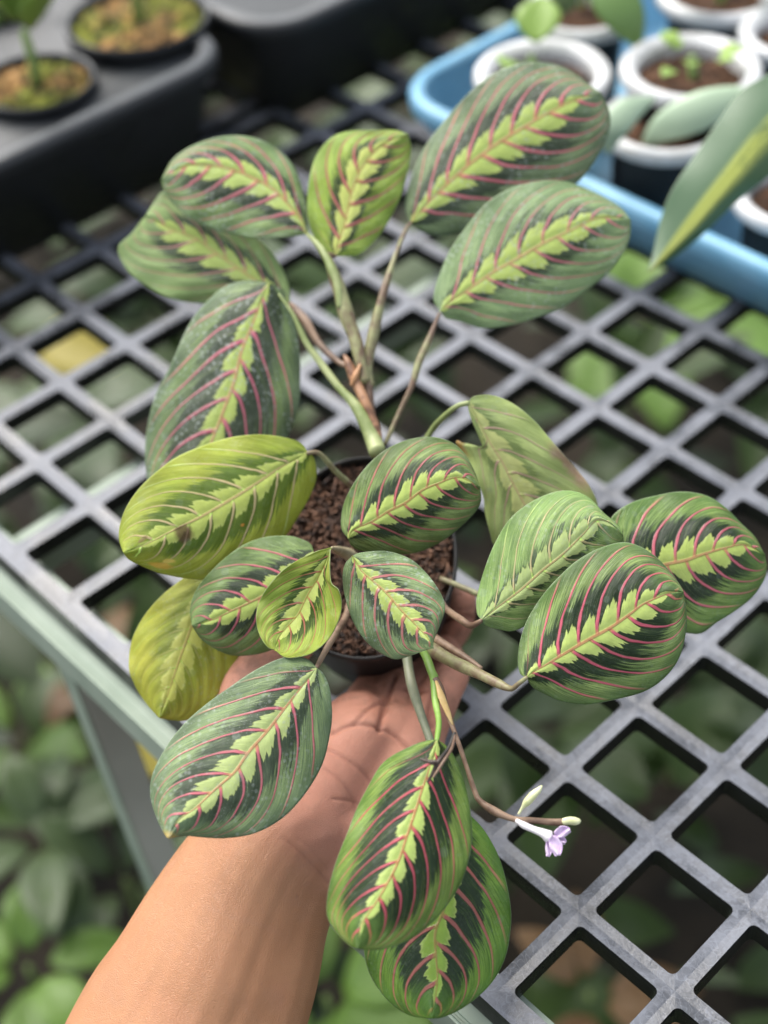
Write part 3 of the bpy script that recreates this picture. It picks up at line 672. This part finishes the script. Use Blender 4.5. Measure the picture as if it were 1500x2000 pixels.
# variegated leaf built the same way
vp, t_ = on(1700, 140, .08)
VP = empty('variegated_plant', tuple(vp)); tag(VP, 'long dull green leaf with yellow streaks reaching in at the right edge', 'plant')
plant_leaf(VP, [(1740,40),(1620,140),(1500,258),(1420,355),(1350,440),(1266,532)],
           [(1700,40),(1600,96),(1500,146),(1445,180),(1405,235),(1360,300),(1312,372),(1290,430),(1277,490)],
           [(1740,120),(1620,250),(1500,345),(1430,402),(1372,458),(1310,506)], .745, .735, vari_mat(), dl=.012, dr=.016, ripple=0, name='leaf')
photo_tube('leaf_stalk', [(1740, 40, .745, 8), (1760, 100, .88, 9), (1700, 180, 1.05, 9)], M_stemgreen, VP)

# ------------------------------------------------------------ stalks
def stalk_mat(name, a, b, scale=26):
    n = N(name); v = n.obj(); x = n.noise(v, scale, 4, .6, 1.5); y = n.noise(v, 240, 3)
    n.base(n.mix(n.ss(n.add(x, n.mul(n.sub(y, .5), .3)), .38, .62), a, b)); n.rough(.45); n.bump(y, .35, .0006); return n.m
S_green = stalk_mat('pale_green_stalk', (.20, .25, .085), (.32, .36, .16))
S_mix = stalk_mat('brown_green_stalk', (.14, .085, .055), (.27, .28, .13))
S_brown = stalk_mat('brown_stalk', (.12, .070, .045), (.27, .18, .12))
S_dry = stalk_mat('dry_sheath', (.12, .055, .030), (.36, .19, .10), 50)
S_fresh = stalk_mat('fresh_green_stem', (.17, .30, .05), (.27, .42, .10))
S_twig = stalk_mat('dark_twig', (.015, .012, .010), (.06, .04, .03))
T = lambda nm, pts, mt, **k: photo_tube(nm, [(a, b, dz(c), r) for a, b, c, r in pts], mt, PL, **k)
T('stem', [(738,884,.615,16),(728,858,.62,16),(699,799,.63,11),(660,754,.64,8),(624,706,.65,7),(597,667,.655,6),(573,616,.66,4),(545,575,.668,3)], S_green)
T('leaf_stalk', [(732,866,.63,6),(705,740,.65,6),(660,706,.665,6),(624,672,.68,7),(600,632,.69,9),(580,606,.70,7),(566,592,.716,3)], S_brown)
T('sheath', [(738,860,.622,9),(732,829,.625,9),(714,787,.63,9),(695,745,.64,11),(680,708,.645,8),(672,694,.65,3)], S_dry)
T('dry_scrap', [(704,712,.636,3),(694,735,.634,6),(686,752,.634,3)], stalk_mat('orange_husk', (.40, .20, .09), (.5, .28, .14)))
T('leaf_stalk', [(712,745,.64,11),(703,700,.645,12),(693,660,.65,13),(678,620,.655,15),(664,570,.66,14),(650,530,.665,11),(640,500,.67,8),(656,500,.675,3)], S_mix)
T('leaf_stalk', [(664,600,.652,6),(660,560,.655,8),(648,525,.66,9),(630,490,.668,7),(612,468,.68,5),(600,458,.69,3)], S_green)
T('leaf_stalk', [(722,755,.645,10),(716,720,.65,12),(732,640,.655,11),(750,568,.66,8),(772,500,.675,5),(793,448,.69,4),(804,434,.694,3)], S_mix)
T('leaf_stalk', [(735,860,.63,10),(722,800,.64,10),(720,745,.645,9)], S_brown)
T('leaf_stalk', [(752,868,.63,4),(780,805,.64,5),(804,754,.645,6),(819,706,.65,8),(840,658,.655,6),(858,612,.66,3)], S_mix)
T('leaf_stalk', [(790,930,.63,6),(840,846,.62,6),(864,817,.61,6),(891,794,.602,5),(915,787,.60,5)], S_green)
T('leaf_stalk', [(700,960,.62,6),(684,946,.618,6),(654,919,.612,6),(624,886,.606,5),(600,885,.604,4)], S_mix)
T('leaf_stalk', [(700,1110,.605,9),(684,1085,.60,13),(664,1076,.59,9),(648,1070,.565,3)], stalk_mat('cream_stalk', (.36, .30, .18), (.50, .44, .30)))
T('leaf_stalk', [(690,1140,.60,6),(677,1200,.585,7),(656,1235,.57,7),(632,1278,.555,6),(618,1304,.546,4)], S_brown)
T('leaf_stalk', [(785,1230,.60,9),(795,1285,.585,10),(803,1333,.575,10),(821,1392,.568,9),(838,1440,.562,8),(865,1520,.552,6),(892,1600,.545,3)], stalk_mat('grey_green_stalk', (.17, .19, .12), (.24, .25, .16)))
T('stem', [(800,1240,.59,7),(829,1277,.57,8),(843,1312,.56,8),(848,1326,.557,9),(851,1371,.55,7),(857,1411,.54,6),(853,1448,.53,5)], S_fresh)
T('leaf_stalk', [(800,1225,.60,10),(835,1262,.585,13),(880,1290,.57,13),(933,1315,.555,11),(973,1335,.546,9),(998,1345,.54,6),(1012,1336,.537,5),(1029,1323,.535,4)], S_mix)
T('sheath', [(810,1222,.61,8),(850,1248,.59,9),(900,1278,.575,7),(940,1305,.565,4)], S_brown)
T('leaf_stalk', [(850,1160,.60,7),(870,1188,.585,7),(900,1210,.572,7),(920,1222,.565,7),(940,1212,.56,4)], S_brown)
T('leaf_stalk', [(860,1130,.62,6),(1000,1180,.60,6),(1120,1160,.585,6),(1206,1118,.575,4)], S_mix)
FS = T('flower_stem', [(850,1326,.556,7),(862,1350,.553,7),(872,1385,.55,6),(886,1425,.545,5),(899,1461,.542,4.5),(912,1500,.54,4.5),(926,1542,.538,5),(937,1564,.536,6),(967,1585,.534,8),(1005,1600,.532,6),(1046,1603,.532,6.5),(1085,1606,.532,7),(1108,1605,.532,7)], S_brown)
mesh('sheath', *tube_mesh(np.array([P(*a) for a in ((852,1330,.552),(862,1360,.549),(876,1395,.547),(884,1415,.545))]), [.0006,.0017,.0013,.0004], 8, .4), stalk_mat('straw_sheath', (.42, .28, .10), (.55, .42, .2)), PL)
T('twig', [(888,1432,.525,4),(876,1462,.519,4.5),(856,1488,.513,4.5),(846,1508,.512,4),(835,1528,.512,2)], S_twig)
T('twig', [(889,1436,.524,3),(882,1462,.517,3),(866,1488,.511,3),(846,1518,.510,2)], S_brown)
T('twig', [(820,1482,.514,2),(836,1487,.512,4),(852,1488,.511,4)], S_twig)
T('twig', [(831,1478,.514,1.5),(838,1488,.511,3),(848,1494,.511,2)], S_twig)
# ------------------------------------------------------------ flower
M_petal = simple('lilac_petal', (.62, .45, .68), (.80, .66, .84), 300, .5, .2)
M_wtube = simple('white_petal', (.74, .70, .72), (.85, .83, .82), 200, .5, .2)
M_bud = simple('yellow_green_bud', (.52, .56, .26), (.72, .74, .45), 200, .5, .2)


def fpt(nm, pts, mt, **k):
    q = cr(pts, 14); C = [P(a[0], a[1], a[2]) for a in q]; V, Fc = tube_mesh(C, q[:, 3] * q[:, 2] / F, 10, k.get('flat', 1.)); return mesh(nm, V, Fc, mt, FS)

fpt('bud', [(1013,1590,.530,2.5),(1020,1578,.530,3),(1030,1566,.529,8),(1042,1552,.529,8),(1052,1543,.529,6),(1058,1535,.529,2)], M_bud)
fpt('bud', [(1100,1605,.531,7),(1112,1603,.531,8),(1124,1604,.531,8),(1132,1604,.531,5)], M_bud)
fl = fpt('flower_tube', [(1008,1602,.531,4),(1022,1611,.530,7),(1042,1620,.529,7),(1060,1627,.528,9),(1072,1634,.528,13)], M_wtube)
def petal(c, ax, rx, ry, d):
    V, Fc = [], []; n = 14
    ax = np.array(ax, float) / np.hypot(*ax); pr = np.array([-ax[1], ax[0]])
    for i in range(n + 1):
        for k in range(9):
            u = i / n; v = k / 4 - 1; ww = ry * math.sin(math.pi * (.08 + .88 * u)) ** .7 * (1 + .12 * math.cos(v * 9))
            p = np.array(c) + ax * rx * (2 * u - 1) + pr * v * ww
            V.append(P(p[0], p[1], d + .0008 * math.sin(v * 4 + u * 5) - .0015 * u * u))
    for i in range(n):
        for k in range(8): a = i * 9 + k; Fc.append((a, a + 1, a + 10, a + 9))
    me = bpy.data.meshes.new('petal'); me.from_pydata([tuple(map(float, q)) for q in V], [], Fc)
    o = bpy.data.objects.new('petal', me); col.objects.link(o); me.materials.append(M_petal)
    me.polygons.foreach_set('use_smooth', [True] * len(me.polygons)); solidify(o, .0003)
    o.parent = FS; return o
petal((1098,1625), (1, -.25), 16, 12, .5265); petal((1085,1652), (.25, 1), 20, 14, .5262); petal((1072,1655), (-.1, 1), 18, 8, .527)
petal((1094,1640), (1, .6), 12, 9, .5275); petal((1075,1640), (.2, 1), 12, 12, .5282)
# ------------------------------------------------------------ water drops on the leaves
def water():
    n = N('water'); n.base((1, 1, 1)); n.rough(.03); n.b.inputs['Transmission Weight'].default_value = 1.; n.b.inputs['IOR'].default_value = 1.33; return n.m
M_water = water()

# ------------------------------------------------------------ black pot and its soil
PA = R3.T @ np.array([.06, .42, .905]); PA /= np.linalg.norm(PA)
PE = R3.T @ np.array([1., 0, 0])
pc = P(712, 1084, .625)
pot = empty('plastic_pot', tuple(pc + PA * .068)); tag(pot, 'soft black nursery pot full of brown bark soil held in the palm', 'pot')
rx, ry = 176 * .625 / F, 210 * .625 / F
def prx(a, b): return a
V, Fc = lathe([(.99, .0015), (1.0, -.0005), (1.02, -.001), (1.03, .001), (1.03, .005), (1.0, .0065), (.97, .03), (.86, .060), (.74, .066), (.01, .067)], pc, PA, 56, PE, rx, ry); 
# lathe scales radius by rx, ry: profile radii are fractions of the rim
o = mesh('pot_wall', V, Fc, M_potblack, pot)
V, Fc = lathe([(.99, .0015), (.965, .02)], pc, PA, 56, PE, rx, ry); mesh('inner_wall', V, Fc, M_potblack, pot)
EX = PE - PA * (PE @ PA); EX /= np.linalg.norm(EX); EY = np.cross(PA, EX)
def soil():
    V, Fc = [], []; n = 90
    for i in range(n + 1):
        for k in range(n + 1):
            x, y = 2 * i / n - 1, 2 * k / n - 1; s = max(abs(x), abs(y)) / (math.hypot(x, y) + 1e-9); x *= s; y *= s
            V.append(pc + EX * x * rx * .985 + EY * y * ry * .985 + PA * (.006 + rng.uniform(-.0012, .0012) + .002 * math.sin(x * 9) * math.cos(y * 7)))
    for i in range(n):
        for k in range(n): Fc.append((i * (n + 1) + k, (i + 1) * (n + 1) + k, (i + 1) * (n + 1) + k + 1, i * (n + 1) + k + 1))
    for q in range(2300):                                   # bark and coir chips
        r = math.sqrt(rng.uniform(0, .93)); a = rng.uniform(0, 6.283)
        c = pc + EX * r * math.cos(a) * rx + EY * r * math.sin(a) * ry + PA * (.0052 - rng.uniform(0, .0022))
        d = rng.normal(size=3); d -= PA * (d @ PA) * .6; d /= np.linalg.norm(d); s = np.cross(d, PA); s /= np.linalg.norm(s); t = np.cross(d, s)
        L = rng.uniform(.0006, .0034) * (1 + 1.2 * (rng.random() < .12)); W = rng.uniform(.0002, .0009); H = W * rng.uniform(.4, 1); b = len(V)
        for dx in (-1, 1):
            for dy in (-1, 1):
                for dz in (-1, 1): V.append(c + d * dx * L * rng.uniform(.7, 1) + s * dy * W * rng.uniform(.5, 1) + t * dz * H)
        for f in ((0, 1, 3, 2), (4, 6, 7, 5), (0, 4, 5, 1), (2, 3, 7, 6), (0, 2, 6, 4), (1, 5, 7, 3)): Fc.append(tuple(b + x for x in f))
    n = N('bark_soil'); v = n.obj(); a = n.noise(v, 260, 3, .7); b = n.voro(v, 330)[0]
    c = n.mix(n.ss(a, .35, .65), (.010, .006, .005), (.17, .085, .050)); c = n.mix(n.ss(b, .0, .5), n.mix(.5, c, (.055, .030, .020)), c)
    n.base(c); n.rough(.85); n.bump(a, .6, .001)
    mesh('soil', V, Fc, n.m, pot, False)
soil()

# ------------------------------------------------------------ forearm and hand
def hand():
    V, Fc = [], []
    def limb(pts, sides=20):                                # px, py, depth, radius (m)
        q = cr(pts, 6 * len(pts)); C = np.array([P(a[0], a[1], a[2]) for a in q])
        C = np.vstack([C]); Rr = q[:, 3]
        tube_mesh(C, Rr, sides, 1., V, Fc)
        for c, r in ((C[0], Rr[0]), (C[-1], Rr[-1])):       # round ends
            b = len(V); nr, ns = 7, 14
            for i in range(nr + 1):
                th = math.pi * i / nr
                for k in range(ns):
                    ph = 2 * math.pi * k / ns; V.append(c + r * np.array([math.sin(th) * math.cos(ph), math.sin(th) * math.sin(ph), math.cos(th)]))
            for i in range(nr):
                for k in range(ns): Fc.append((b + i * ns + k, b + (i + 1) * ns + k, b + (i + 1) * ns + (k + 1) % ns, b + i * ns + (k + 1) % ns))
    # forearm, two overlapping columns for its flat oval section
    limb([(-60,2800,.50,.034),(80,2500,.53,.034),(268,2040,.565,.0300),(343,1900,.572,.0275),(403,1790,.578,.0260),(468,1690,.583,.0245),(520,1640,.585,.0235)])
    limb([(210,2800,.50,.036),(290,2500,.53,.036),(440,2040,.565,.0305),(488,1900,.572,.0285),(520,1790,.578,.0265),(560,1690,.585,.0250),(600,1620,.587,.0235)])
    limb([(75,2800,.49,.034),(185,2500,.52,.034),(354,2040,.556,.0300),(416,1900,.563,.0282),(462,1790,.570,.0265),(514,1690,.578,.0250),(560,1630,.582,.0235)])
    limb([(10,2800,.495,.034),(133,2500,.524,.034),(312,2040,.560,.0303),(380,1900,.5665,.0280),(433,1790,.5735,.0263),(492,1690,.580,.0248),(540,1635,.583,.0235)])
    limb([(142,2800,.495,.034),(238,2500,.524,.034),(397,2040,.560,.0304),(452,1900,.5670,.0284),(491,1790,.5735,.0266),(537,1690,.581,.0251),(580,1625,.584,.0235)])
    # palm
    limb([(590,1640,.584,.022),(640,1540,.592,.0190),(700,1450,.602,.0165)])
    limb([(540,1600,.586,.022),(580,1520,.594,.0200),(620,1450,.603,.0165)])
    limb([(470,1680,.585,.0235),(500,1560,.588,.0225),(530,1480,.596,.0205)])
    limb([(560,1690,.588,.0225),(610,1560,.595,.0195),(670,1450,.606,.0170),(700,1410,.612,.0145)])
    limb([(600,1700,.588,.0215),(680,1570,.595,.0180),(740,1470,.605,.0155),(770,1430,.611,.0140)])
    limb([(640,1700,.587,.0205),(740,1600,.593,.0190),(790,1500,.603,.0165),(812,1440,.610,.0135)])
    limb([(560,1640,.590,.022),(620,1620,.59,.021),(700,1640,.59,.020)])
    # thumb on the left side of the pot
    limb([(520,1500,.592,.0185),(490,1410,.597,.0150),(485,1345,.600,.0118),(520,1300,.603,.0108),(560,1272,.606,.0098),(585,1250,.608,.0085)])
    # index, middle, ring, little finger folded round the underside and right side
    limb([(690,1420,.614,.0115),(715,1370,.630,.0098),(745,1325,.648,.0088),(770,1280,.662,.0078)])
    limb([(762,1430,.611,.0112),(770,1370,.625,.0098),(790,1310,.645,.0090),(810,1250,.662,.0078)])
    limb([(812,1440,.608,.0108),(822,1360,.632,.0100),(850,1275,.658,.0090),(890,1222,.658,.0082),(901,1172,.645,.0074)])
    limb([(836,1420,.612,.0092),(862,1352,.620,.0092),(882,1312,.630,.0084),(868,1270,.645,.0075)])
    me = bpy.data.meshes.new('tmp'); me.from_pydata([tuple(map(float, q)) for q in V], [], Fc); me.update()
    o = bpy.data.objects.new('tmp', me); col.objects.link(o)
    r = o.modifiers.new('r', 'REMESH'); r.mode = 'VOXEL'; r.voxel_size = .00095; r.use_smooth_shade = True
    s = o.modifiers.new('s', 'SMOOTH'); s.factor = .6; s.iterations = 22
    dg = bpy.context.evaluated_depsgraph_get(); me2 = bpy.data.meshes.new_from_object(o.evaluated_get(dg))
    bpy.data.objects.remove(o)
    n = len(me2.vertices); co = np.empty(n * 3); me2.vertices.foreach_get('co', co); co = co.reshape(-1, 3)
    no = np.empty(n * 3); me2.vertices.foreach_get('normal', no); no = no.reshape(-1, 3)
    # creases: lines on the skin, pressed in along the surface
    lines = [([(642,1724,.56),(612,1690,.56),(578,1657,.56),(552,1636,.56)], .0004, .0005),
             ([(640,1700,.57),(622,1676,.57),(598,1650,.565),(580,1636,.56)], .0002, .0004),
             ([(650,1432,.592),(672,1420,.596),(700,1414,.598),(735,1420,.6),(770,1436,.6),(800,1462,.6)], .0010, .0006),
             ([(636,1462,.585),(668,1478,.586),(700,1500,.586),(726,1530,.585),(742,1560,.585)], .0006, .0006),
             ([(632,1500,.58),(660,1520,.58),(684,1552,.58),(700,1600,.58),(704,1640,.58)], .0005, .0006),
             ([(742,1425,.6),(748,1395,.605),(756,1360,.612),(772,1318,.62)], .0022, .0008),
             ([(845,1418,.6),(838,1385,.605),(846,1340,.61)], .0020, .0008),
             ([(690,1415,.6),(720,1385,.6),(745,1372,.6)], .0009, .0005),
             ([(790,1345,.6),(812,1352,.6),(836,1350,.6)], .0009, .0005),
             ([(292,1812,.55),(310,1795,.55),(340,1780,.55),(368,1771,.55)], .0001, .0003),
             ([(360,1706,.55),(380,1712,.55),(410,1700,.55)], .0001, .0004),
             ([(866,1212,.63),(890,1206,.63),(925,1210,.63)], .0022, .0008),
             ([(872,1188,.63),(900,1192,.63),(922,1188,.63)], .0008, .0004),
             ([(650,1560,.59),(690,1566,.59),(730,1590,.59)], .0005, .0004)]
    cam_co = (co - CC) @ R3.T; px = 750 + F * cam_co[:, 0] / cam_co[:, 2]; py = 1000 + F * cam_co[:, 1] / cam_co[:, 2]
    facing = ((CC - co) * no).sum(1) > 0
    cr_att = np.zeros(n); disp = np.zeros(n)
    for pts, depth, wd in lines:
        q = cr(pts, 40); d2 = np.full(n, 1e9)
        for i in range(len(q) - 1):
            a, b = q[i, :2], q[i + 1, :2]; ab = b - a; t = np.clip(((px - a[0]) * ab[0] + (py - a[1]) * ab[1]) / (ab @ ab + 1e-9), 0, 1)
            d2 = np.minimum(d2, (px - a[0] - t * ab[0]) ** 2 + (py - a[1] - t * ab[1]) ** 2)
        wpx = wd * F / .58; g = np.exp(-d2 / (2 * wpx ** 2)) * facing
        disp += depth * g; cr_att = np.maximum(cr_att, g * min(1, depth / .0009))
    co2 = co - no * disp[:, None]; me2.vertices.foreach_set('co', co2.ravel())
    at = me2.attributes.new('crease', 'FLOAT', 'POINT'); at.data.foreach_set('value', cr_att.astype(np.float32))
    # palm skin is pinker than the forearm
    pal = 1 / (1 + np.exp(((py - 1690) * .8 + (620 - px) * .75) / 28.))
    at = me2.attributes.new('palm', 'FLOAT', 'POINT'); at.data.foreach_set('value', pal.astype(np.float32))
    far = np.clip((1420 - py) / 60., 0, 1)
    at = me2.attributes.new('grime', 'FLOAT', 'POINT'); at.data.foreach_set('value', far.astype(np.float32))
    n_ = N('skin'); v = n_.obj()
    def A(nm): k = n_.t.nodes.new('ShaderNodeAttribute'); k.attribute_name = nm; return k.outputs['Fac']
    mot = n_.noise(v, 45, 4, .6); fine = n_.noise(v, 500, 3, .7)
    arm = n_.mix(mot, (.345, .155, .070), (.475, .238, .120))
    palm = n_.mix(mot, (.45, .185, .12), (.59, .285, .20))
    c = n_.mix(A('palm'), arm, palm)
    c = n_.mix(n_.mul(n_.ss(n_.noise(v, 26, 3), .50, .72), .2), c, (.50, .20, .12))
    c = n_.mix(n_.mul(n_.ss(n_.noise(n_.comb(n_.noise(v, 8, 1), n_.noise(v, 30, 1), 0), 14, 3), .5, .7), .18), c, (.36, .19, .12))
    c = n_.mix(n_.mul(n_.ss(fine, .62, .75), .25), c, (.40, .18, .10))
    dirt = n_.ss(n_.noise(v, 70, 5, .7), .42, .62)
    c = n_.mix(n_.mul(n_.mul(A('grime'), dirt), .55), c, (.22, .11, .07))
    c = n_.mix(n_.mul(A('crease'), .55), c, (.25, .09, .06))
    sp = n_.ss(n_.noise(v, 160, 2), .73, .78); c = n_.mix(n_.mul(sp, .5), c, (.28, .13, .08))
    n_.base(c); n_.rough(.48)
    n_.b.inputs['Subsurface Weight'].default_value = .12; n_.b.inputs['Subsurface Radius'].default_value = (.006, .0025, .0012)
    n_.b.inputs['Subsurface Scale'].default_value = 1.
    ve = n_.voro(v, 1500, 'DISTANCE_TO_EDGE')[0]
    n_.bump(n_.add(n_.mul(n_.ss(ve, 0, .25), .5), n_.add(n_.mul(fine, .5), n_.mul(n_.noise(v, 90, 3), 1.2))), .5, .0007)
    o = link('person', me2, n_.m)
    tag(o, 'bare forearm and open left hand reaching up to hold the potted plant', 'person')
hand()
print('pots', [(tuple(np.round(a[0], 3)), round(a[2], 3)) for a in PC])
